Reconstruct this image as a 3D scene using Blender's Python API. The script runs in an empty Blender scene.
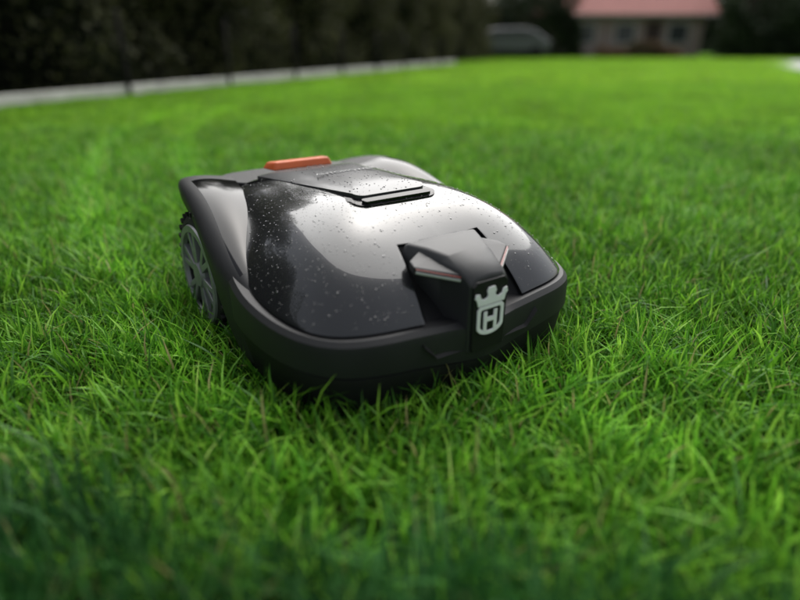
import bpy, bmesh, math, random
import numpy as np
from mathutils import Vector, Matrix
random.seed(4); rng=np.random.default_rng(7)
S=bpy.context.scene
D=bpy.data
# ------------------------------------------------------------------ helpers
def link(o,parent=None):
    S.collection.objects.link(o)
    if parent: o.parent=parent
    return o
def empty(name,loc=(0,0,0),rz=0):
    e=D.objects.new(name,None); e.location=loc; e.rotation_euler=(0,0,rz); return link(e)
def mesh_obj(name,v,f,mat=None,parent=None,smooth=True,mats=None,mi=None):
    m=D.meshes.new(name); m.from_pydata([tuple(map(float,a)) for a in v],[],f); m.update()
    o=D.objects.new(name,m)
    for k in (mats or ([mat] if mat else [])): m.materials.append(k)
    if mi is not None: m.polygons.foreach_set('material_index',mi)
    if smooth: m.polygons.foreach_set('use_smooth',[True]*len(m.polygons))
    return link(o,parent)
def fixn(o):
    bm=bmesh.new(); bm.from_mesh(o.data); bmesh.ops.recalc_face_normals(bm,faces=bm.faces); bm.to_mesh(o.data); bm.free()
def bevel(o,w,seg=2,ang=35):
    b=o.modifiers.new('bev','BEVEL'); b.width=w; b.segments=seg; b.limit_method='ANGLE'; b.angle_limit=math.radians(ang)
def autosmooth(o,ang=35):
    m=o.data; bm=bmesh.new(); bm.from_mesh(m)
    for e in bm.edges:
        if len(e.link_faces)==2 and e.calc_face_angle(0)>math.radians(ang): e.smooth=False
    bm.to_mesh(m); bm.free()
def box(name,c,s,mat,parent=None,bev=0.0,rot=(0,0,0)):
    x,y,z=[a/2 for a in s]
    v=[(i*x,j*y,k*z) for i in(-1,1) for j in(-1,1) for k in(-1,1)]
    f=[(0,1,3,2),(4,6,7,5),(0,4,5,1),(2,3,7,6),(0,2,6,4),(1,5,7,3)]
    o=mesh_obj(name,v,f,mat,parent,smooth=False); o.location=c; o.rotation_euler=rot
    if bev: bevel(o,bev)
    return o
# ------------------------------------------------------------------ materials
def mat(name,col=(.5,.5,.5),rough=.5,metal=0,spec=.5,coat=0,coatr=.05,noise=None,bump=None):
    m=D.materials.new(name); m.use_nodes=True; nt=m.node_tree; b=nt.nodes['Principled BSDF']
    b.inputs['Base Color'].default_value=(*col,1); b.inputs['Roughness'].default_value=rough
    b.inputs['Metallic'].default_value=metal; b.inputs['Specular IOR Level'].default_value=spec
    b.inputs['Coat Weight'].default_value=coat; b.inputs['Coat Roughness'].default_value=coatr
    tc=nt.nodes.new('ShaderNodeTexCoord')
    if noise:
        sc,amt=noise
        n=nt.nodes.new('ShaderNodeTexNoise'); n.inputs['Scale'].default_value=sc; n.inputs['Detail'].default_value=6
        nt.links.new(tc.outputs['Object'],n.inputs['Vector'])
        r=nt.nodes.new('ShaderNodeValToRGB')
        r.color_ramp.elements[0].position=.3; r.color_ramp.elements[1].position=.7
        r.color_ramp.elements[0].color=(*[c*(1-amt) for c in col],1); r.color_ramp.elements[1].color=(*[min(1,c*(1+amt)) for c in col],1)
        nt.links.new(n.outputs['Fac'],r.inputs['Fac']); nt.links.new(r.outputs['Color'],b.inputs['Base Color'])
    if bump:
        sc,st,di=bump
        n=nt.nodes.new('ShaderNodeTexNoise'); n.inputs['Scale'].default_value=sc; n.inputs['Detail'].default_value=3
        nt.links.new(tc.outputs['Object'],n.inputs['Vector'])
        bp=nt.nodes.new('ShaderNodeBump'); bp.inputs['Strength'].default_value=st; bp.inputs['Distance'].default_value=di
        nt.links.new(n.outputs['Fac'],bp.inputs['Height']); nt.links.new(bp.outputs['Normal'],b.inputs['Normal'])
    return m
M_hood=mat('hood_gloss_black',(.016,.017,.019),.22,.2,.5,.9,.02,noise=(3,.1))
M_black=mat('gloss_black',(.004,.004,.005),.12,0,.3,0,.03)
M_hatch=mat('hatch_grey',(.045,.046,.05),.33,.2,.4,.35,.1,noise=(5,.08))
M_matte=mat('matte_charcoal',(.015,.0155,.017),.5,0,.35,noise=(14,.15),bump=(900,.25,.0006))
M_matte2=mat('matte_dark',(.007,.007,.008),.55,0,.3,noise=(20,.2),bump=(900,.25,.0006))
M_nose=mat('nose_grey',(.026,.027,.029),.45,0,.4,noise=(14,.1),bump=(900,.2,.0005))
M_silver=mat('logo_silver',(.85,.86,.87),.4,0,.5,noise=(60,.04))
M_text=mat('text_grey',(.3,.3,.3),.5)
M_contact=mat('contact_metal',(.55,.55,.55),.45,.3)
M_red=mat('red_stripe',(.16,.03,.025),.4)
M_orange=mat('orange_plastic',(.58,.12,.035),.4,0,.4,.1,noise=(20,.08))
M_tire=mat('tire_rubber',(.014,.014,.014),.75,0,.3,noise=(60,.4))
M_rim=mat('rim_grey',(.20,.205,.215),.38,.2,.5,noise=(30,.15))
M_drop=mat('water_drop',(.03,.03,.035),.04,0,.7,1,.01)
M_concrete=mat('concrete',(.55,.54,.51),.85,0,.3,noise=(6,.2),bump=(40,.5,.01))
M_post=mat('fence_steel',(.012,.011,.010),.8,.0,.1,noise=(8,.4))
M_bark=mat('bark',(.05,.038,.028),.9,0,.2,noise=(5,.4),bump=(12,1,.05))
def foliage(name,c1,c2,trans=.25,attr=False):
    m=D.materials.new(name); m.use_nodes=True; nt=m.node_tree; nt.nodes.clear()
    out=nt.nodes.new('ShaderNodeOutputMaterial'); b=nt.nodes.new('ShaderNodeBsdfPrincipled'); t=nt.nodes.new('ShaderNodeBsdfTranslucent')
    mx=nt.nodes.new('ShaderNodeMixShader'); mx.inputs[0].default_value=trans
    at=nt.nodes.new('ShaderNodeAttribute'); at.attribute_name='rnd'
    r=nt.nodes.new('ShaderNodeValToRGB')
    r.color_ramp.elements[0].color=(*c1,1); r.color_ramp.elements[1].color=(*c2,1)
    nt.links.new(at.outputs['Fac'],r.inputs['Fac'])
    nt.links.new(r.outputs['Color'],b.inputs['Base Color']); nt.links.new(r.outputs['Color'],t.inputs['Color'])
    b.inputs['Roughness'].default_value=.6; b.inputs['Specular IOR Level'].default_value=.2
    nt.links.new(b.outputs[0],mx.inputs[1]); nt.links.new(t.outputs[0],mx.inputs[2]); nt.links.new(mx.outputs[0],out.inputs[0])
    return m
def grass_mat(name,bright=1.0,yel=1.0,dry=1.0):
    m=D.materials.new(name); m.use_nodes=True; nt=m.node_tree; nt.nodes.clear(); N=nt.nodes.new; Lk=nt.links.new
    def math_(op,a,b=None):
        q=N('ShaderNodeMath'); q.operation=op
        for i,x in enumerate((a,b)):
            if x is None: continue
            if isinstance(x,(int,float)): q.inputs[i].default_value=x
            else: Lk(x,q.inputs[i])
        return q.outputs[0]
    out=N('ShaderNodeOutputMaterial'); b=N('ShaderNodeBsdfPrincipled'); t=N('ShaderNodeBsdfTranslucent')
    mx=N('ShaderNodeMixShader'); mx.inputs[0].default_value=.42
    at=N('ShaderNodeAttribute'); at.attribute_name='rnd'
    r=N('ShaderNodeValToRGB'); cr=r.color_ramp
    cr.elements[0].position=0; cr.elements[0].color=(.022*bright*yel,.095*bright,.010,1)
    cr.elements[1].position=1; cr.elements[1].color=(.30*dry,.27*dry,.11*dry,1)
    for p,c in((.45,(.058*bright*yel,.205*bright,.016)),(.82,(.13*bright*yel,.36*bright,.030)),(.965,(.21*bright*yel,.45*bright,.06)),(.972,(.27*dry,.25*dry,.10*dry))):
        e=cr.elements.new(p); e.color=(*c,1)
    Lk(at.outputs['Fac'],r.inputs['Fac'])
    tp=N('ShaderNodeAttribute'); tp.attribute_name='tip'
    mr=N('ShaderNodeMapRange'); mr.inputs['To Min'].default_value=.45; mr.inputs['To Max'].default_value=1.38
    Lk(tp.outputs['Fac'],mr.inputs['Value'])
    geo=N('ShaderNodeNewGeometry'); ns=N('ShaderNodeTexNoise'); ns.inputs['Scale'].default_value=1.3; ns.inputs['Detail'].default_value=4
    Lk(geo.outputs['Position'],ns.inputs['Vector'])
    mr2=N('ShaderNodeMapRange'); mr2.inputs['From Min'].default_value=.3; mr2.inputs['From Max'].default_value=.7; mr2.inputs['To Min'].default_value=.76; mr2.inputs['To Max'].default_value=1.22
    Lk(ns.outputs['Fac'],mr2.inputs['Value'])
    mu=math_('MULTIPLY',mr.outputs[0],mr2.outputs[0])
    di=N('ShaderNodeVectorMath'); di.operation='DISTANCE'; Lk(geo.outputs['Position'],di.inputs[0]); di.inputs[1].default_value=(5.5,5.4,0)
    tot=None
    for R0 in (7.03,7.42):
        d=math_('DIVIDE',math_('SUBTRACT',di.outputs['Value'],R0),.055); g=math_('POWER',2.718,math_('MULTIPLY',math_('MULTIPLY',d,d),-1))
        tot=g if tot is None else math_('ADD',tot,g)
    mu=math_('MULTIPLY',mu,math_('ADD',1,math_('MULTIPLY',tot,.35)))
    vm=N('ShaderNodeVectorMath'); vm.operation='SCALE'; Lk(r.outputs['Color'],vm.inputs[0]); Lk(mu,vm.inputs['Scale'])
    Lk(vm.outputs[0],b.inputs['Base Color']); Lk(vm.outputs[0],t.inputs['Color'])
    b.inputs['Roughness'].default_value=.42; b.inputs['Specular IOR Level'].default_value=.28
    Lk(b.outputs[0],mx.inputs[1]); Lk(t.outputs[0],mx.inputs[2]); Lk(mx.outputs[0],out.inputs[0])
    return m
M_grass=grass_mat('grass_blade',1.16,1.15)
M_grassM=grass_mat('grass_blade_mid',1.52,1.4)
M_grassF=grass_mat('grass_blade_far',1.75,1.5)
M_grassT=grass_mat('grass_blade_shade',.42,.8,.35)  # same grass, with the shade of the near edge put into the blade colour

# ------------------------------------------------------------------ camera
H=.53; F=578.; PITCH=math.atan(252/F)
cam=D.objects.new('camera',D.cameras.new('camera')); link(cam)
cam.location=(0,0,H); cam.rotation_euler=(math.pi/2-PITCH,0,0)
cam.data.sensor_width=36; cam.data.lens=F/800*36; cam.data.clip_start=.02; cam.data.clip_end=600
cam.data.dof.use_dof=True; cam.data.dof.focus_distance=1.04; cam.data.dof.aperture_fstop=1.1
S.camera=cam
# ------------------------------------------------------------------ light
w=D.worlds.new('World'); S.world=w; w.use_nodes=True; nt=w.node_tree
sky=nt.nodes.new('ShaderNodeTexSky'); sky.sky_type='NISHITA'; sky.sun_disc=False
sun_el=math.radians(52); sun_az=math.radians(12)
sky.sun_elevation=sun_el; sky.sun_rotation=sun_az; sky.dust_density=4; sky.air_density=1.2
hs=nt.nodes.new('ShaderNodeHueSaturation'); hs.inputs['Saturation'].default_value=.3
nt.links.new(sky.outputs[0],hs.inputs['Color']); nt.links.new(hs.outputs[0],nt.nodes['Background'].inputs[0])
nt.nodes['Background'].inputs[1].default_value=.15
sl=D.lights.new('sun','SUN'); sl.energy=4.4; sl.angle=math.radians(85); sl.color=(1,.98,.94)
so=D.objects.new('sun',sl); link(so)
dv=Vector((math.sin(sun_az)*math.cos(sun_el),math.cos(sun_az)*math.cos(sun_el),math.sin(sun_el)))
so.rotation_euler=dv.to_track_quat('Z','Y').to_euler()
S.view_settings.view_transform='Standard'; S.view_settings.look='None'; S.view_settings.exposure=0

# ------------------------------------------------------------------ MOWER
MX,MY,YAW=-.050,1.07,.615
mower=empty('robotic_lawn_mower',(MX,MY,0),YAW); mower.scale=(1.015,1.0,1.0)
def chaikin(p,n):
    p=np.array(p,float)
    for _ in range(n):
        q=.75*p[:-1]+.25*p[1:]; r=.25*p[:-1]+.75*p[1:]
        o=np.empty((2*len(q),p.shape[1])); o[0::2]=q; o[1::2]=r
        p=np.vstack([p[:1],o,p[-1:]])
    return p
def closed(half,n=3):
    h=chaikin(half,n)
    left=h[::-1].copy(); left[:,0]*=-1
    return np.vstack([h,left[1:-1]])
hood_half=[(0,.298,.165),(.1,.296,.163),(.185,.288,.160),(.245,.255,.159),(.273,.185,.162),(.279,.09,.170),(.268,.01,.187),(.238,-.07,.212),(.2,-.15,.240),(.182,-.24,.258),(.14,-.29,.268),(0,-.30,.272)]
HO=closed(hood_half)
FC=-.02; ZC=.302; PE=3.1
ang=np.arctan2(HO[:,0],HO[:,1]-FC); rad=np.hypot(HO[:,0],HO[:,1]-FC)
o_=np.argsort(ang); A_=ang[o_]; R_=rad[o_]; Z_=HO[o_,2]
A3=np.concatenate([A_-2*np.pi,A_,A_+2*np.pi]); R3=np.tile(R_,3); Z3=np.tile(Z_,3)
def RZ(a): return np.interp(a,A3,R3),np.interp(a,A3,Z3)
def sag(l,f):
    t=np.clip((np.asarray(f,float)-.04)/.17,0,1); t=t*t*(3-2*t)
    return .016*np.exp(-(np.asarray(l,float)/.12)**2)*t
def Hh(l,f):
    l=np.asarray(l,float); f=np.asarray(f,float)
    a=np.arctan2(l,f-FC); R,Z=RZ(a); r=np.clip(np.hypot(l,f-FC)/R,0,1)
    return Z+(ZC-Z)*(1-r**PE)-sag(l,f)
NA,NR=288,60
v=[];f=[]
aa=np.linspace(-np.pi,np.pi,NA,endpoint=False)
Rr,Zr=RZ(aa)
v.append((0,-FC,float(Hh(0,FC))))
for k in range(1,NR+1):
    r=(k/NR)**.75
    for i in range(NA):
        l=Rr[i]*r*math.sin(aa[i]); ff=FC+Rr[i]*r*math.cos(aa[i])
        v.append((l,-ff,Zr[i]+(ZC-Zr[i])*(1-r**PE)-float(sag(l,ff))))
for i in range(NA): f.append((0,1+i,1+(i+1)%NA))
for k in range(NR-1):
    a=1+k*NA;b=a+NA
    for i in range(NA):
        j=(i+1)%NA; f.append((a+i,b+i,b+j,a+j))
hood=mesh_obj('hood',v,f,M_hood,mower)
bm=bmesh.new(); bm.from_mesh(hood.data)
def cut(pt,no):
    bmesh.ops.bisect_plane(bm,geom=bm.verts[:]+bm.edges[:]+bm.faces[:],plane_co=pt,plane_no=no,dist=1e-6)
FB=.196
def halfw(ff): return .078+(ff-.17)*.18
cut((halfw(.2),-.2,0),Vector((1,.18,0))); cut((-halfw(.2),-.2,0),Vector((-1,.18,0))); cut((0,-FB,0),(0,1,0))
dele=[q for q in bm.faces if -q.calc_center_median().y>FB and abs(q.calc_center_median().x)<halfw(-q.calc_center_median().y)]
bmesh.ops.delete(bm,geom=dele,context='FACES')
bmesh.ops.recalc_face_normals(bm,faces=bm.faces)
if sum(q.normal.z for q in bm.faces)<0: bmesh.ops.reverse_faces(bm,faces=bm.faces)
bm.to_mesh(hood.data); bm.free()
hood.data.polygons.foreach_set('use_smooth',[True]*len(hood.data.polygons))
sd=hood.modifiers.new('th','SOLIDIFY'); sd.thickness=.006; sd.offset=-1; bevel(hood,.0015,2,50)
nu,nv=40,40; v=[];f=[]
for j in range(nv+1):
    ff=.186+(.318-.186)*j/nv
    hw=halfw(ff)+.012
    for i in range(nu+1):
        l=-hw+2*hw*i/nu
        e=1-abs(2*i/nu-1); e2=(ff-.19)/.03
        d=.024*min(1,e*5)*min(1,max(0,e2))
        z=float(Hh(l,min(ff,.29)))-.005-d
        if ff>.29: z-= (ff-.29)*1.0
        v.append((l,-ff,z))
for j in range(nv):
    for i in range(nu):
        a=j*(nu+1)+i; f.append((a,a+1,a+nu+2,a+nu+1))
cowl=mesh_obj('nose_recess',v,f,M_matte2,mower); fixn(cowl)
BH=[(0,.315),(.1,.314),(.19,.305),(.25,.272),(.287,.2),(.300,.10),(.297,.03),(.285,-.02),(.26,-.045),(.195,-.06),(.18,-.10),(.18,-.36),(.15,-.40),(0,-.405)]
BO=closed(BH,3); n=len(BO)
tg=np.roll(BO,-1,0)-np.roll(BO,1,0); tg/=np.linalg.norm(tg,axis=1)[:,None]
nm=np.stack([-tg[:,1],tg[:,0]],1)
if (nm*(BO)).sum()<0: nm=-nm
ba=np.arctan2(BO[:,0],BO[:,1]-FC); _,zt=RZ(ba)
zt=zt-.004-sag(BO[:,0],BO[:,1])
rings=[(0,.05),(0,.026),(.05,.014),(.38,.007),(.46,.009),(.485,.012),(.50,.006),(.53,.0),(.86,.0),(.94,.002),(1.0,.009),(1.0,.02),(.99,.05)]
v=[];f=[]
for k,ins in rings:
    for i in range(n):
        l,ff=BO[i]-nm[i]*ins
        kk=k
        if .3<k<.6: kk=k-.10*math.exp(-(l/.11)**2)*(ff>0)+.04*min(1,abs(l)/.28)
        z=.032+kk*(zt[i]-.032)
        if abs(l)<.06 and ff>.2 and 0<k<.99: ff+=.006*(1-abs(l)/.06)**.5
        v.append((l,-ff,z))
for k in range(len(rings)-1):
    for i in range(n):
        j=(i+1)%n; f.append((k*n+i,k*n+j,(k+1)*n+j,(k+1)*n+i))
f.append(tuple(range(n-1,-1,-1))); f.append(tuple((len(rings)-1)*n+i for i in range(n)))
mi=[]
for q in range(len(f)):
    k=q//n; mi.append(1 if k<6 or q>=len(f)-2 else 0)
bump=mesh_obj('bumper_shell',v,f,None,mower,mats=[M_matte,M_matte2],mi=mi); fixn(bump); autosmooth(bump,28)
def H1(l,f): return float(Hh(l,f))
prof=[
(.1975,.0805,.2455,.2),(.204,.080,.2505,.2),(.235,.066,.2485,.18),(.268,.051,.243,.15),(.295,.041,.235,.10),(.311,.0385,.227,.098),(.321,.037,.216,.095)]
v=[];f=[]
for ff,hw,zt_,zb in prof:
    c=.007; zs=zt_-c-(.010 if ff<.24 else .003)
    v+= [(-hw-.002,-ff,zb),(-hw,-ff,zs),(-hw+c*1.6,-ff,zt_),(0,-ff,zt_+.002),(hw-c*1.6,-ff,zt_),(hw,-ff,zs),(hw+.002,-ff,zb)]
m7=7
for k in range(len(prof)-1):
    for i in range(m7-1): f.append((k*m7+i,k*m7+i+1,(k+1)*m7+i+1,(k+1)*m7+i))
    f.append((k*m7+6,k*m7,(k+1)*m7,(k+1)*m7+6))
f.append(tuple(range((len(prof)-1)*m7,len(prof)*m7))); f.append(tuple(range(m7-1,-1,-1)))
nose=mesh_obj('nose_block',v,f,M_nose,mower,smooth=True); fixn(nose); autosmooth(nose,40); bevel(nose,.004,3,40)
fp=.323
pan=[(-.032,.098),(.032,.098),(.0345,.105),(.0355,.206),(.028,.213),(-.028,.213),(-.0355,.206),(-.0345,.105)]
v=[(a,-fp+.004,b) for a,b in pan]+[(a*.96,-fp-.002,b) for a,b in pan]
f=[tuple(range(8,16))]+[(i,(i+1)%8,8+(i+1)%8,8+i) for i in range(8)]
pn=mesh_obj('logo_panel',v,f,M_matte2,mower,smooth=False); fixn(pn); bevel(pn,.0012,2)
def curve2d(name,loops,mt,ext=.0009):
    c=D.curves.new(name,'CURVE'); c.dimensions='2D'; c.fill_mode='BOTH'; c.extrude=ext; c.bevel_depth=.0003
    for L_ in loops:
        s=c.splines.new('POLY'); s.points.add(len(L_)-1)
        for p_,q in zip(s.points,L_): p_.co=(q[0],q[1],0,1)
        s.use_cyclic_u=True
    c.materials.append(mt); o=D.objects.new(name,c); link(o,mower)
    o.rotation_euler=(math.radians(90),0,0); o.scale=(1.05,1.12,1); return o
def shield(w_,h_,r):
    pts=[]
    for i in range(0,181,12):
        a=math.pi+math.radians(i); pts.append((w_*math.cos(a),-h_*.45+h_*.62*math.sin(a)))
    pts+= [(w_,h_*.8),(w_-r,h_),( -w_+r,h_),(-w_,h_*.8)]
    return pts
zc=.149; cz=-fp-.0035
lg=curve2d('logo_shield',[shield(.025,.021,.004),shield(.020,.0165,.002)],M_silver); lg.location=(0,cz,zc)
hh=[(-.0125,-.017),(-.007,-.017),(-.007,-.003),(.007,-.003),(.007,-.017),(.0125,-.017),(.0125,.012),(.007,.012),(.007,.003),(-.007,.003),(-.007,.012),(-.0125,.012)]
lh=curve2d('logo_letter',[hh],M_silver); lh.location=(0,cz,zc)
cw=[(-.025,.023),(.025,.023),(.0275,.032),(.031,.035),(.029,.041),(.023,.040),(.021,.034),(.014,.031),(.008,.033),(.0065,.037),(.0085,.042),(.0055,.047),(-.0055,.047),(-.0085,.042),(-.0065,.037),(-.008,.033),(-.014,.031),(-.021,.034),(-.023,.040),(-.029,.041),(-.031,.035),(-.0275,.032)]
lc=curve2d('logo_crown',[cw],M_silver); lc.location=(0,cz,zc)
def prism(name,p0,p1,wid,hei,mt,up=(0,0,1)):
    p0=Vector((p0[0],-p0[1],p0[2])); p1=Vector((p1[0],-p1[1],p1[2])); d=(p1-p0).normalized(); u=Vector(up); s=d.cross(u).normalized(); u=s.cross(d)
    v=[]
    for p,sc in((p0,1),(p1,.8)):
        v+=[p+s*wid/2*sc+u*hei/2,p-s*wid/2*sc+u*hei/2,p-s*wid/2*sc-u*hei/2,p+s*wid/2*sc-u*hei/2]
    o=mesh_obj(name,v,[(0,1,2,3),(7,6,5,4),(0,4,5,1),(1,5,6,2),(2,6,7,3),(3,7,4,0)],mt,mower,smooth=False); fixn(o); bevel(o,min(wid,hei)*.2,2); return o
for s_,nm_ in((-1,'left'),(1,'right')):
    wv=[(s_*.037,.301,.220),(s_*.094,.258,.232),(s_*.090,.240,.236),(s_*.055,.222,.244),(s_*.036,.24,.24)]
    vv=[(a,-b,c) for a,b,c in wv]+[(a,-b,c-.013) for a,b,c in wv]
    wo=mesh_obj('contact_arm_'+nm_,vv,[tuple(range(5)),tuple(range(9,4,-1))]+[(i,(i+1)%5,5+(i+1)%5,5+i) for i in range(5)],M_nose,mower,smooth=False); fixn(wo); bevel(wo,.002,2)
    prism('contact_plate_'+nm_,(s_*.040,.3010,.2125),(s_*.093,.2610,.2245),.005,.0040,M_contact)
    prism('contact_stripe_'+nm_,(s_*.040,.3015,.2172),(s_*.093,.2610,.2292),.0035,.0015,M_red)
def draped(name,outline,off,mt,thick=.004,cen=(0,-.06)):
    ol=np.array(outline); c=np.array(cen); NRr=14; v=[(c[0],-c[1],H1(*c)+off)];f=[];n_=len(ol)
    for k in range(1,NRr+1):
        for p in ol:
            q=c+(p-c)*k/NRr; v.append((q[0],-q[1],H1(*q)+off))
    for i in range(n_): f.append((0,1+i,1+(i+1)%n_))
    for k in range(NRr-1):
        for i in range(n_):
            j=(i+1)%n_; a=1+k*n_; b=a+n_; f.append((a+i,b+i,b+j,a+j))
    b=1+(NRr-1)*n_; a=len(v)
    for p in ol: v.append((p[0],-p[1],H1(*p)+off-thick))
    for i in range(n_):
        j=(i+1)%n_; f.append((b+i,a+i,a+j,b+j))
    o=mesh_obj(name,v,f,mt,mower); fixn(o); autosmooth(o,50); return o
def rr(hwf,hwb,f0,f1,r,N=7,dx=-.012):
    pts=[]
    cs=[(hwf,f1,0),(-hwf,f1,90),(-hwb,f0,180),(hwb,f0,270)]
    for (x,y,a0) in cs:
        cx=x-math.copysign(r,x); cy=y-(r if y==f1 else -r)
        for i in range(N): 
            a=math.radians(a0+90*i/(N-1)); pts.append((cx+r*math.cos(a)+dx,cy+r*math.sin(a)))
    return pts
draped('hatch_frame',rr(.084,.134,-.272,.108,.024),.0025,M_black,.006,cen=(-.012,-.06))
hl=draped('hatch_lid',rr(.072,.112,-.262,.085,.018),.0085,M_hatch,.007,cen=(-.012,-.06))
draped('hatch_lip',rr(.068,.070,.091,.103,.005),.007,M_black,.005,cen=(-.012,.097))
tc_=D.curves.new('hatch_text','FONT'); tc_.body='AUTOMOWER'; tc_.size=.020; tc_.align_x='CENTER'; tc_.extrude=.0003; tc_.materials.append(M_text)
to=D.objects.new('hatch_text',tc_); link(to,mower); to.location=(-.01,.075,H1(0,-.075)+.0092)
so1=mesh_obj('stop_button',[(a-.01,-b,c-.011) for a,b,c in [(-.070,-.262,.300),(.070,-.262,.300),(.078,-.31,.300),(-.078,-.31,.300),(-.063,-.268,.318),(.063,-.268,.318),(.068,-.305,.314),(-.068,-.305,.314)]],
 [(0,1,5,4),(1,2,6,5),(2,3,7,6),(3,0,4,7),(4,5,6,7),(3,2,1,0)],M_orange,mower,smooth=False); fixn(so1); bevel(so1,.004,3)
dk=[(0,-.27),(.15,-.27),(.165,-.35),(.15,-.41),(0,-.42)]
do=closed(dk,2); v=[];f=[];n_=len(do)
for z,sc in((.12,1.0),(.255,1.0),(.268,.97)):
    for p in do: v.append((p[0]*sc,-( -.34+(p[1]+.34)*sc),z))
for k in range(2):
    for i in range(n_): f.append((k*n_+i,k*n_+(i+1)%n_,(k+1)*n_+(i+1)%n_,(k+1)*n_+i))
f.append(tuple(2*n_+i for i in range(n_)))
rd=mesh_obj('rear_deck',v,f,M_matte,mower); fixn(rd); autosmooth(rd,40)
sec=[(-.415,[(.14,.262),(.19,.269),(.225,.269),(.238,.263),(.236,.250)]),
(-.38,[(.14,.269),(.20,.279),(.236,.278),(.252,.268),(.25,.250)]),
(-.30,[(.15,.272),(.21,.286),(.250,.284),(.268,.270),(.266,.246)]),
(-.22,[(.165,.268),(.215,.281),(.254,.277),(.276,.258),(.275,.234)]),
(-.16,[(.18,.254),(.222,.266),(.259,.261),(.283,.240),(.283,.218)]),
(-.11,[(.195,.240),(.232,.250),(.265,.244),(.289,.220),(.29,.200)]),
(-.07,[(.21,.226),(.240,.234),(.271,.227),(.293,.203),(.295,.178)]),
(-.02,[(.232,.206),(.255,.213),(.277,.205),(.297,.180),(.299,.130)]),
(.02,[(.245,.192),(.262,.198),(.280,.190),(.2985,.163),(.298,.07)]),
(.05,[(.25,.182),(.265,.187),(.281,.179),(.295,.152),(.294,.045)]),
(.10,[(.25,.160),(.265,.163),(.277,.157),(.284,.138),(.283,.045)])]
for s_,nm_ in((-1,'left'),(1,'right')):
    fs=np.array([a for a,_ in sec]); pts=np.array([b for _,b in sec])
    tt=np.linspace(-.415,.10,90); v=[];f=[];mi=[]
    G=np.array([[[np.interp(t_,fs,pts[:,i,c]) for c in(0,1)] for i in range(5)] for t_ in tt])
    for _ in range(60):                                   # even smoothing along the sweep
        G[1:-1]=.5*G[1:-1]+.25*(G[:-2]+G[2:])
    for t_,q in zip(tt,G):
        q=chaikin(q,2)
        for a,b in q: v.append((s_*a,-t_,b))
    c_=len(q)
    for k in range(len(tt)-1):
        for i in range(c_-1):
            f.append((k*c_+i,k*c_+i+1,(k+1)*c_+i+1,(k+1)*c_+i)); 
            mi.append(1 if (i<c_*.44 and -.31<tt[k]<.03) else 0)
    fe=mesh_obj('rear_fender_'+nm_,v,f,None,mower,mats=[M_matte,M_black],mi=mi); fixn(fe)
    if sum(p.normal.z for p in fe.data.polygons)<0: fe.data.flip_normals()
    sd=fe.modifiers.new('th','SOLIDIFY'); sd.thickness=.009; sd.offset=-1; bevel(fe,.002,2,50)
    we=D.objects.new('rear_wheel_'+nm_,None); link(we,mower); we.location=(s_*.251,.200,.118); we.scale=(1,1.03,1.03)
    def rev(name,prf,mt,seg=72):
        v=[];f=[];k_=len(prf)
        for i in range(seg):
            a=2*math.pi*i/seg
            for x,r in prf: v.append((s_*x,r*math.cos(a),r*math.sin(a)))
        for i in range(seg):
            j=(i+1)%seg
            for k in range(k_-1): f.append((i*k_+k,j*k_+k,j*k_+k+1,i*k_+k+1))
        o=mesh_obj(name,v,f,mt,we); fixn(o); autosmooth(o,30); return o
    rev('tire',[(-.03,.085),(-.03,.108),(-.024,.114),(.022,.114),(.028,.109),(.030,.1),(.028,.096),(.02,.094)],M_tire)
    rev('rim',[(.028,.098),(.030,.093),(.026,.085),(.012,.080),(.002,.07),(.0,.03),(.0,.0001)],M_matte2)
    rev('rim_ring',[(.027,.099),(.033,.096),(.033,.084),(.025,.081)],M_rim)
    rev('hub',[(.0,.03),(.026,.028),(.033,.022),(.034,.0001)],M_rim)
    bmx=[];fx=[]
    for i in range(6):
        a=2*math.pi*i/6+.3
        for da in(-.19,.19):
            for (r,w_,x) in((.02,.013,.03),(.088,.011,.031)):
                ca,sa=math.cos(a+da*(r/.088)),math.sin(a+da*(r/.088))
                for sg,xx in((-1,x),(1,x),(1,x-.018),(-1,x-.018)):
                    bmx.append((s_*xx,r*ca-sg*w_/2*sa,r*sa+sg*w_/2*ca))
            b=len(bmx)-8
            fx+=[(b,b+1,b+5,b+4),(b+1,b+2,b+6,b+5),(b+3,b,b+4,b+7),(b+2,b+3,b+7,b+6)]
    sp=mesh_obj('spokes',bmx,fx,M_rim,we,smooth=False); fixn(sp); bevel(sp,.0015)
    bmx=[];fx=[]
    for i in range(30):
        a=2*math.pi*i/30
        for half in(-1,1):
            b=len(bmx)
            for r in(.112,.121):
                for (x,da) in((.0,-.035),(.0,.035),(.029*half,.075),(.029*half,.015)):
                    bmx.append((s_*x,r*math.cos(a+da),r*math.sin(a+da)))
            fx+=[(b,b+1,b+2,b+3),(b+4,b+5,b+6,b+7),(b,b+1,b+5,b+4),(b+1,b+2,b+6,b+5),(b+2,b+3,b+7,b+6),(b+3,b,b+4,b+7)]
    tr=mesh_obj('tread',bmx,fx,M_tire,we,smooth=False); fixn(tr)
bm=bmesh.new(); bmesh.ops.create_icosphere(bm,subdivisions=1,radius=1)
iv=np.array([q.co[:] for q in bm.verts]); iff=[[a.index for a in q.verts] for q in bm.faces]; bm.free()
v=[];f=[]
cnt=0
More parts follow.
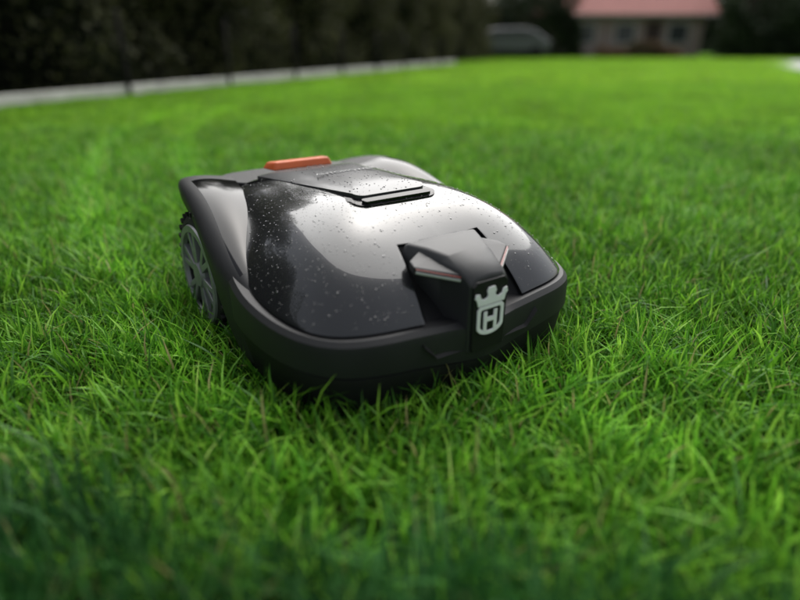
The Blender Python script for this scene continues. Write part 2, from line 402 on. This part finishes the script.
while cnt<2400:
    l=rng.uniform(-.28,.28); ff=rng.uniform(-.28,.29)
    a=math.atan2(l,ff-FC); R,_=RZ(a)
    if math.hypot(l,ff-FC)>R*.985: continue
    if ff>.175 and abs(l)<.105: continue
    off=.0086 if (abs(l+.012)<.07 and -.26<ff<.083) else (.0025 if (abs(l+.012)<.12 and -.27<ff<.105) else 0)
    if off and rng.random()<.4: continue
    z=H1(l,ff)+off; gx=(H1(l+.002,ff)-H1(l-.002,ff))/.004; gy=(H1(l,ff+.002)-H1(l,ff-.002))/.004
    nrm=Vector((-gx,gy,1)).normalized(); q=nrm.to_track_quat('Z','Y').to_matrix()
    s=.0006+.0012*rng.random()**3
    pp=(iv*np.array([s,s*rng.uniform(.9,1.4),s*.55]))@np.array(q).T+np.array([l,-ff,z])
    b=len(v); v+=[tuple(x) for x in pp]; f+=[[b+i for i in t] for t in iff]; cnt+=1
mesh_obj('water_drops',v,f,M_drop,mower)

# ------------------------------------------------------------------ GROUND
gm=mat('soil_grass',(.03,.08,.010),.95,0,.1,noise=(2.5,.4),bump=(60,1,.02))
ground=mesh_obj('ground',[(-250,-60,0),(250,-60,0),(250,400,0),(-250,400,0)],[(0,1,2,3)],gm)
# ------------------------------------------------------------------ GRASS
def blades(n,radius,hmin,hmax,wid,seed,square=False,lean=(.15,.8)):
    g=np.random.default_rng(seed)
    if square: bx=g.uniform(-radius,radius,n); by=g.uniform(-radius,radius,n)
    else:
        r=radius*np.sqrt(g.random(n)); a=g.uniform(0,2*np.pi,n); bx=r*np.cos(a); by=r*np.sin(a)
    d=g.uniform(0,2*np.pi,n); h=hmin+(hmax-hmin)*g.random(n)**1.3; le=g.uniform(*lean,n)**1.2
    ww=wid*g.uniform(.55,1.25,n); tw=d+np.pi/2+g.uniform(-.9,.9,n)
    ts=[0,.35,.7,1.0]; V=np.zeros((n,7,3)); T=np.zeros((n,7))
    sx,sy=np.cos(tw),np.sin(tw)
    for k,t in enumerate(ts):
        off=le*h*t**1.9; z=h*t*(1-.32*le*t**1.5)
        cx=bx+np.cos(d)*off; cy=by+np.sin(d)*off
        w_=ww*[.7,1,.7,0][k]/2
        if k<3:
            V[:,2*k]=np.stack([cx-sx*w_,cy-sy*w_,z],1); V[:,2*k+1]=np.stack([cx+sx*w_,cy+sy*w_,z],1); T[:,2*k:2*k+2]=t
        else: V[:,6]=np.stack([cx,cy,z],1); T[:,6]=1
    b=np.arange(n)[:,None]*7
    fq=np.concatenate([b+np.array([0,1,3,2]),b+np.array([2,3,5,4])],1).reshape(-1,4); ft=b+np.array([4,5,6])
    loops=np.concatenate([fq.ravel(),ft.ravel()]); starts=np.concatenate([np.arange(len(fq))*4,len(fq)*4+np.arange(len(ft))*3]); tot=np.concatenate([np.full(len(fq),4),np.full(len(ft),3)])
    m=D.meshes.new('blades'); m.vertices.add(n*7); m.vertices.foreach_set('co',V.reshape(-1)); m.loops.add(len(loops)); m.loops.foreach_set('vertex_index',loops.astype(np.int32))
    m.polygons.add(len(starts)); m.polygons.foreach_set('loop_start',starts.astype(np.int32)); m.polygons.foreach_set('loop_total',tot.astype(np.int32))
    m.update(); m.validate()
    a=m.attributes.new('rnd','FLOAT','POINT'); a.data.foreach_set('value',np.repeat(g.random(n),7).astype(np.float32))
    a=m.attributes.new('tip','FLOAT','POINT'); a.data.foreach_set('value',T.reshape(-1).astype(np.float32))
    m.polygons.foreach_set('use_smooth',[True]*len(m.polygons))
    return m
lawn=empty('lawn_grass')
def scatter(tag,pos,scales,mesh,mt,tilt=.12):
    mesh.materials.append(mt)
    ch=D.objects.new('tuft_'+tag,mesh)
    n=len(pos); V=np.zeros((n,4,3)); a=rng.uniform(0,2*np.pi,n); tx=rng.normal(0,tilt,n); ty=rng.normal(0,tilt,n)
    for k in range(4):
        an=a+k*np.pi/2+np.pi/4; rx=np.cos(an)*scales*.7071; ry=np.sin(an)*scales*.7071
        V[:,k]=np.stack([pos[:,0]+rx,pos[:,1]+ry,pos[:,2]+rx*tx+ry*ty],1)
    b=np.arange(n)[:,None]*4+np.arange(4)
    inst=mesh_obj('patch_'+tag,V.reshape(-1,3),b.tolist(),None,lawn,smooth=False)
    link(ch,inst)
    inst.instance_type='FACES'; inst.use_instance_faces_scale=True; inst.instance_faces_scale=1
    inst.show_instancer_for_render=False; inst.show_instancer_for_viewport=False
def tolocal(x,y):
    dx=x-MX; dy=y-MY; c,s=math.cos(YAW),math.sin(YAW); return dx*c+dy*s, dx*s-dy*c
def gridpts(y0,y1,sp,marg,slope):
    ys=np.arange(y0,y1,sp); out=[]
    for y in ys:
        hw=(y+marg)*slope; xs=np.arange(-hw,hw,sp); out.append(np.stack([xs,np.full(len(xs),y)],1))
    P=np.concatenate(out); P=P+rng.uniform(-.5,.5,P.shape)*sp*1.1
    return np.concatenate([P,np.zeros((len(P),1))],1)
def paved(P):
    x,y=P[:,0],P[:,1]; ed=7.3+(y-10.2)*(15.5-7.3)/(26-10.2)
    return (y>10.2)&(y<26)&(x>ed)
def inside(P):
    l,f=tolocal(P[:,0],P[:,1])
    core=(np.abs(l)<.260)&(f<.275)&(f>-.06)&~((np.abs(l)>.19)&(f>.21))
    rear=(np.abs(l)<.235)&(f<=-.06)&(f>-.37)
    wheel=(np.abs(np.abs(l)-.250)<.035)&(np.abs(f+.21)<.07)
    return core|rear|wheel
P=gridpts(.02,4.3,.054,.6,.82); P=P[~inside(P)]; keep=rng.random(len(P))>np.clip((P[:,1]-2.5)/1.8,0,1); P=P[keep]; rng.shuffle(P); K=5
for k in range(K):
    Q=P[k::K]
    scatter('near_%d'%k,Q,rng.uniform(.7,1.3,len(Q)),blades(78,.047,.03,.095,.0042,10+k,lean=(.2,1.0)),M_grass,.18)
Q=P[rng.random(len(P))<.16]
scatter('stems',Q,rng.uniform(.8,1.3,len(Q)),blades(5,.03,.07,.125,.0038,77,lean=(.3,1.1)),M_grass,.2)
# added taller grass nearest to the viewpoint; bottom-corner darkening is painted into its colour
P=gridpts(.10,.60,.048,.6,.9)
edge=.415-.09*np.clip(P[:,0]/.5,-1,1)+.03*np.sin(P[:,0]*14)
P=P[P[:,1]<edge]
scatter('shade_strip',P,rng.uniform(.7,1.15,len(P)),blades(60,.045,.07,.175,.005,91,lean=(.2,.8)),M_grassT,.15)
P=gridpts(2.3,9.6,.22,1.2,.82); keep=rng.random(len(P))<np.clip((P[:,1]-2.2)/1.6,0,1)*np.clip((10.2-P[:,1])/2.2,0,1); P=P[keep]; rng.shuffle(P)
for k in range(3):
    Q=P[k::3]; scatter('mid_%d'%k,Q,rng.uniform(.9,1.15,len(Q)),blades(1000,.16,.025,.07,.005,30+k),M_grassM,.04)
P=gridpts(8.0,47,1.1,3,.82); P=P[~paved(P)]; rng.shuffle(P)
for k in range(2):
    Q=P[k::2]; scatter('far_%d'%k,Q,rng.uniform(.95,1.15,len(Q)),blades(5000,.8,.025,.06,.014,50+k),M_grassF,.006)

# ------------------------------------------------------------------ BACKGROUND
def leafmass(name,centers,size,mt,parent=None,extra=None):
    n=len(centers); g=rng
    nr=g.normal(size=(n,3)); nr/=np.linalg.norm(nr,axis=1)[:,None]
    t=np.cross(nr,g.normal(size=(n,3))); t/=np.linalg.norm(t,axis=1)[:,None]; b=np.cross(nr,t)
    s=size*g.uniform(.6,1.3,n)[:,None]
    V=np.stack([centers-t*s,centers-b*s*.5,centers+t*s,centers+b*s*.5],1).reshape(-1,3)
    F_=(np.arange(n)[:,None]*4+np.arange(4)).tolist()
    o=mesh_obj(name,V,F_,mt,parent,smooth=False)
    a=o.data.attributes.new('rnd','FLOAT','POINT'); 
    c=np.sin(centers[:,0]*1.7+centers[:,2]*2.1)*np.sin(centers[:,1]*1.3+centers[:,2]*1.1)*.3+.45+g.normal(0,.16,n)
    a.data.foreach_set('value',np.repeat(np.clip(c,0,1),4).astype(np.float32)); return o
L_hedge=foliage('hedge_leaf',(.016,.020,.010),(.14,.145,.06),.35)
L_tree=foliage('tree_leaf',(.006,.014,.005),(.035,.06,.02))
L_red=foliage('shrub_leaf',(.05,.05,.02),(.16,.09,.05))
P0=np.array([-3.62,5.47]); dr=np.array([.319,.948]); dr/=np.linalg.norm(dr); nl=np.array([-dr[1],dr[0]])
def fl(t,o,z): 
    q=P0+dr*t+nl*o; return (q[0],q[1],z)
fence=empty('boundary_fence')
def strip(name,t0,t1,o0,o1,z0,z1,mt,par):
    v=[fl(t0,o0,z0),fl(t0,o1,z0),fl(t1,o1,z0),fl(t1,o0,z0),fl(t0,o0,z1),fl(t0,o1,z1),fl(t1,o1,z1),fl(t1,o0,z1)]
    o=mesh_obj(name,v,[(0,1,2,3),(4,5,6,7),(0,1,5,4),(1,2,6,5),(2,3,7,6),(3,0,4,7)],mt,par,smooth=False); fixn(o); bevel(o,.008); return o
t=-8.35; k=0
while t<16:
    strip('concrete_base_%d'%k,t,t+1.96,0,.07,-.05,.145+random.uniform(-.006,.006),M_concrete,fence)
    q=fl(t+1.98,.035,0); bmx=[]
    for i in range(8):
        a=i*math.pi/4
        for z in(0,.92): bmx.append((q[0]+.024*math.cos(a)-nl[0]*.05,q[1]+.024*math.sin(a)-nl[1]*.05,z))
    f=[(2*i,2*((i+1)%8),2*((i+1)%8)+1,2*i+1) for i in range(8)]+[tuple(2*i+1 for i in range(8))]
    mesh_obj('post_%d'%k,bmx,f,M_post,fence)
    t+=2.0; k+=1
v=[];f=[]
def wire(a,b,r=.0016):
    a=Vector(a);b=Vector(b);d=(b-a).normalized();s=d.cross(Vector((nl[0],nl[1],0))).normalized()*r; i=len(v)
    v.extend([a-s,a+s,b+s,b-s]); f.append((i,i+1,i+2,i+3))
for z in np.arange(.2,.9,.1): wire(fl(-8,.03,z),fl(16,.03,z))
for tt_ in np.arange(-8,14,.08): wire(fl(tt_,.032,.17),fl(tt_,.032,.88),.0012)
mesh_obj('wire_mesh',v,f,M_post,fence,smooth=False)
hedge=empty('hedge')
n=60000
tt_=rng.uniform(-9,27,n); zz=rng.random(n)**.8; top=3.6+.7*np.sin(tt_*.9)+.5*np.sin(tt_*2.3+1)
z=.02+zz*top
face=.55+.35*np.sin(tt_*1.9+z*1.4)+.25*np.sin(tt_*4.1-z*2.7)+.15*np.sin(z*5+tt_)
oo=np.maximum(.12,face)+np.abs(rng.normal(0,.3,n))
C=np.stack([P0[0]+dr[0]*tt_+nl[0]*oo,P0[1]+dr[1]*tt_+nl[1]*oo,z],1)
leafmass('leaves',C,.05,L_hedge,hedge)
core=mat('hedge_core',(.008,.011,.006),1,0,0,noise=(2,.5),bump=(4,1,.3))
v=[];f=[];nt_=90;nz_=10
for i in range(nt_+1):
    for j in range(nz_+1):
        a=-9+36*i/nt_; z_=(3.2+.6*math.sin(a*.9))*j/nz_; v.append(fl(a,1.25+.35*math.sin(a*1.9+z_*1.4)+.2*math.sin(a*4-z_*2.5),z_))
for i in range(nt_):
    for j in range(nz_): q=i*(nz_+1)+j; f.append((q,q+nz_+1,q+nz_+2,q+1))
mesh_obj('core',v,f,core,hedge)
def tree(x,y,h,r,n=6000,leaf=.13,base=.25,name='deciduous_tree'):
    e=empty(name,(x,y,0)); v=[];f=[]
    def limb(p,q,r0,r1,seg=4):
        p=Vector(p);q=Vector(q); d=(q-p); b0=len(v); s=d.cross(Vector((.3,.9,.1))).normalized(); u=s.cross(d).normalized()
        for k in range(seg+1):
            c=p+d*k/seg+Vector((random.uniform(-1,1),random.uniform(-1,1),0))*r0*.5*(0<k<seg); rr_=r0+(r1-r0)*k/seg
            for i in range(8): a=i*math.pi/4; v.append(c+(s*math.cos(a)+u*math.sin(a))*rr_)
        for k in range(seg):
            for i in range(8): a=b0+k*8; f.append((a+i,a+(i+1)%8,a+8+(i+1)%8,a+8+i))
    limb((0,0,-.1),(0,0,h*.7),h*.03,h*.012)
    cl=[]
    for i in range(11):
        a=random.uniform(0,6.28); z=random.uniform(base+.1,.8)*h; rr_=r*random.uniform(.4,.8)
        q=(math.cos(a)*rr_,math.sin(a)*rr_,z+.1*h); limb((0,0,z*.75),q,h*.012,h*.004,3); cl.append(q)
    cl+= [(random.uniform(-.3,.3)*r,random.uniform(-.3,.3)*r,h*random.uniform(.75,.92)) for _ in range(4)]
    mesh_obj('trunk',v,f,M_bark,e)
    cl=np.array(cl); idx=rng.integers(0,len(cl),n); d=rng.normal(size=(n,3)); d/=np.linalg.norm(d,axis=1)[:,None]
    d*= (rng.random(n)**.4)[:,None]*np.array([r*.42,r*.42,h*.14])*rng.uniform(.7,1.15,len(cl))[idx][:,None]
    leafmass('crown',cl[idx]+d,leaf,L_tree,e)
for i,(x,y,h,r) in enumerate([(-9,9,7.5,3.2),(-7.5,14,8,3.4),(-6,20,8.5,3.5),(-3.5,26,8.5,3.6),(-11,4,8,3.2),(0,31,8,3.6),(4,37,8.5,4),(8,39,7,3),(20.5,38,6.5,3.2),(27,44,8,4),(12,52,9,4.5),(19,54,9,4.5),(-2,42,9,4.5)]):
    tree(x,y,h,r,base=.05 if i<7 else .08)
def shrub(name,x0,x1,y,h,d,n,mt,size=.08):
    xs=rng.uniform(x0,x1,n); hh_=h*(.75+.25*np.sin(xs*1.7+y)); zs=rng.random(n)*hh_; ys=y+rng.normal(0,d*.35,n)*(1.1-zs/h*.6)
    leafmass(name,np.stack([xs,ys,zs],1),size,mt)
shrub('garden_hedge',-3,4.3,31.5,2.6,1.6,14000,L_tree,.11)
shrub('garden_hedge',4.3,10.4,36.5,2.8,1.4,10000,L_tree,.11)
shrub('flowering_shrub',11,15.5,35,.95,1.0,5000,L_red,.08)
shrub('evergreen_hedge',17.4,22.3,34.5,3.0,1.5,13000,L_tree,.1)
shrub('distant_trees',-40,70,75,9,6,30000,L_tree,.5)
hw_=mat('house_plaster',(.34,.27,.25),.9,0,.2,noise=(2,.08)); roof=mat('roof_tiles',(.34,.14,.125),.75,0,.3,noise=(6,.25),bump=(20,.6,.03))
glass=mat('window_glass',(.06,.065,.07),.2,0,.5); white=mat('white_frame',(.5,.5,.48),.5); dark=mat('dark_trim',(.05,.03,.025),.7)
house=empty('brick_house',(14.2,42,0))
box('walls',(0,0,1.25),(8.2,7,2.5),hw_,house)
v=[(-4.6,-4.3,2.35),(4.6,-4.3,2.35),(4.6,4.3,2.35),(-4.6,4.3,2.35),(-4.6,0,5.6),(4.6,0,5.6)]
rf=mesh_obj('roof',v,[(0,1,5,4),(2,3,4,5),(0,4,3),(1,2,5),(3,2,1,0)],roof,house,smooth=False); fixn(rf)
for i,x in enumerate((-3.0,-.6,2.6)):
    box('window_frame_%d'%i,(x,-3.52,1.35),(1.3,.06,1.2),white,house); box('window_%d'%i,(x,-3.56,1.35),(1.1,.04,1.0),glass,house)
box('door',(1.1,-3.53,1.0),(.95,.06,2.0),dark,house); box('gutter',(0,-4.34,2.33),(9.2,.1,.1),white,house)
box('chimney',(2.2,.6,5.2),(.6,.6,1.6),hw_,house)
gw=mat('garage_render',(.36,.37,.40),.9,0,.2,noise=(2,.1))
gar=empty('garage',(25,33,0)); box('walls',(0,0,1.3),(6,6,2.6),gw,gar); box('roof',(0,0,2.7),(6.5,6.5,.18),dark,gar); box('garage_door',(-.5,-3.03,1.05),(2.6,.06,2.1),white,gar)
dvm=mat('driveway_paving',(.36,.36,.36),.9,0,.2,noise=(3,.15))
mesh_obj('driveway',[(7.1,10.0,.03),(60,10.0,.03),(60,29.5,.03),(16.8,29.5,.03)],[(0,1,2,3)],dvm,smooth=False)
paint=mat('car_paint',(.10,.105,.115),.4,.2,.4,.5,.2); 
car=empty('parked_car',(5.6,33.2,0),math.radians(8))
pr=[(-2.1,.35),(-2.1,.8),(-1.95,.95),(-1.5,1.0),(-1.0,1.45),(.6,1.5),(1.3,1.35),(1.85,1.0),(2.1,.9),(2.1,.35)]
v=[(x,y,z) for y in(-.85,.85) for x,z in pr]; n_=len(pr)
f=[tuple(range(n_)),tuple(range(2*n_-1,n_-1,-1))]+[(i,(i+1)%n_,n_+(i+1)%n_,n_+i) for i in range(n_)]
cb=mesh_obj('body',v,f,paint,car,smooth=False); fixn(cb); bevel(cb,.08,3,20)
v=[(x,y,z) for y in(-.87,.87) for x,z in [(-1.3,1.02),(-.92,1.38),(.55,1.42),(1.15,1.28),(1.5,1.02)]]
gl=mesh_obj('windows',v,[(0,1,2,3,4),(9,8,7,6,5)]+[(i,(i+1)%5,5+(i+1)%5,5+i) for i in range(5)],glass,car,smooth=False); fixn(gl)
for i,(x,y) in enumerate(((-1.3,-.82),(1.3,-.82),(-1.3,.82),(1.3,.82))):
    v=[];f=[]
    for k in range(24):
        a=k*math.pi/12
        for yy in(-.1,.1): v.append((x+.32*math.cos(a),y+yy,.32+.32*math.sin(a)))
    f=[(2*k,2*((k+1)%24),2*((k+1)%24)+1,2*k+1) for k in range(24)]+[tuple(2*k for k in range(24)),tuple(2*k+1 for k in range(24))]
    mesh_obj('wheel_%d'%i,v,f,M_tire,car,smooth=False)
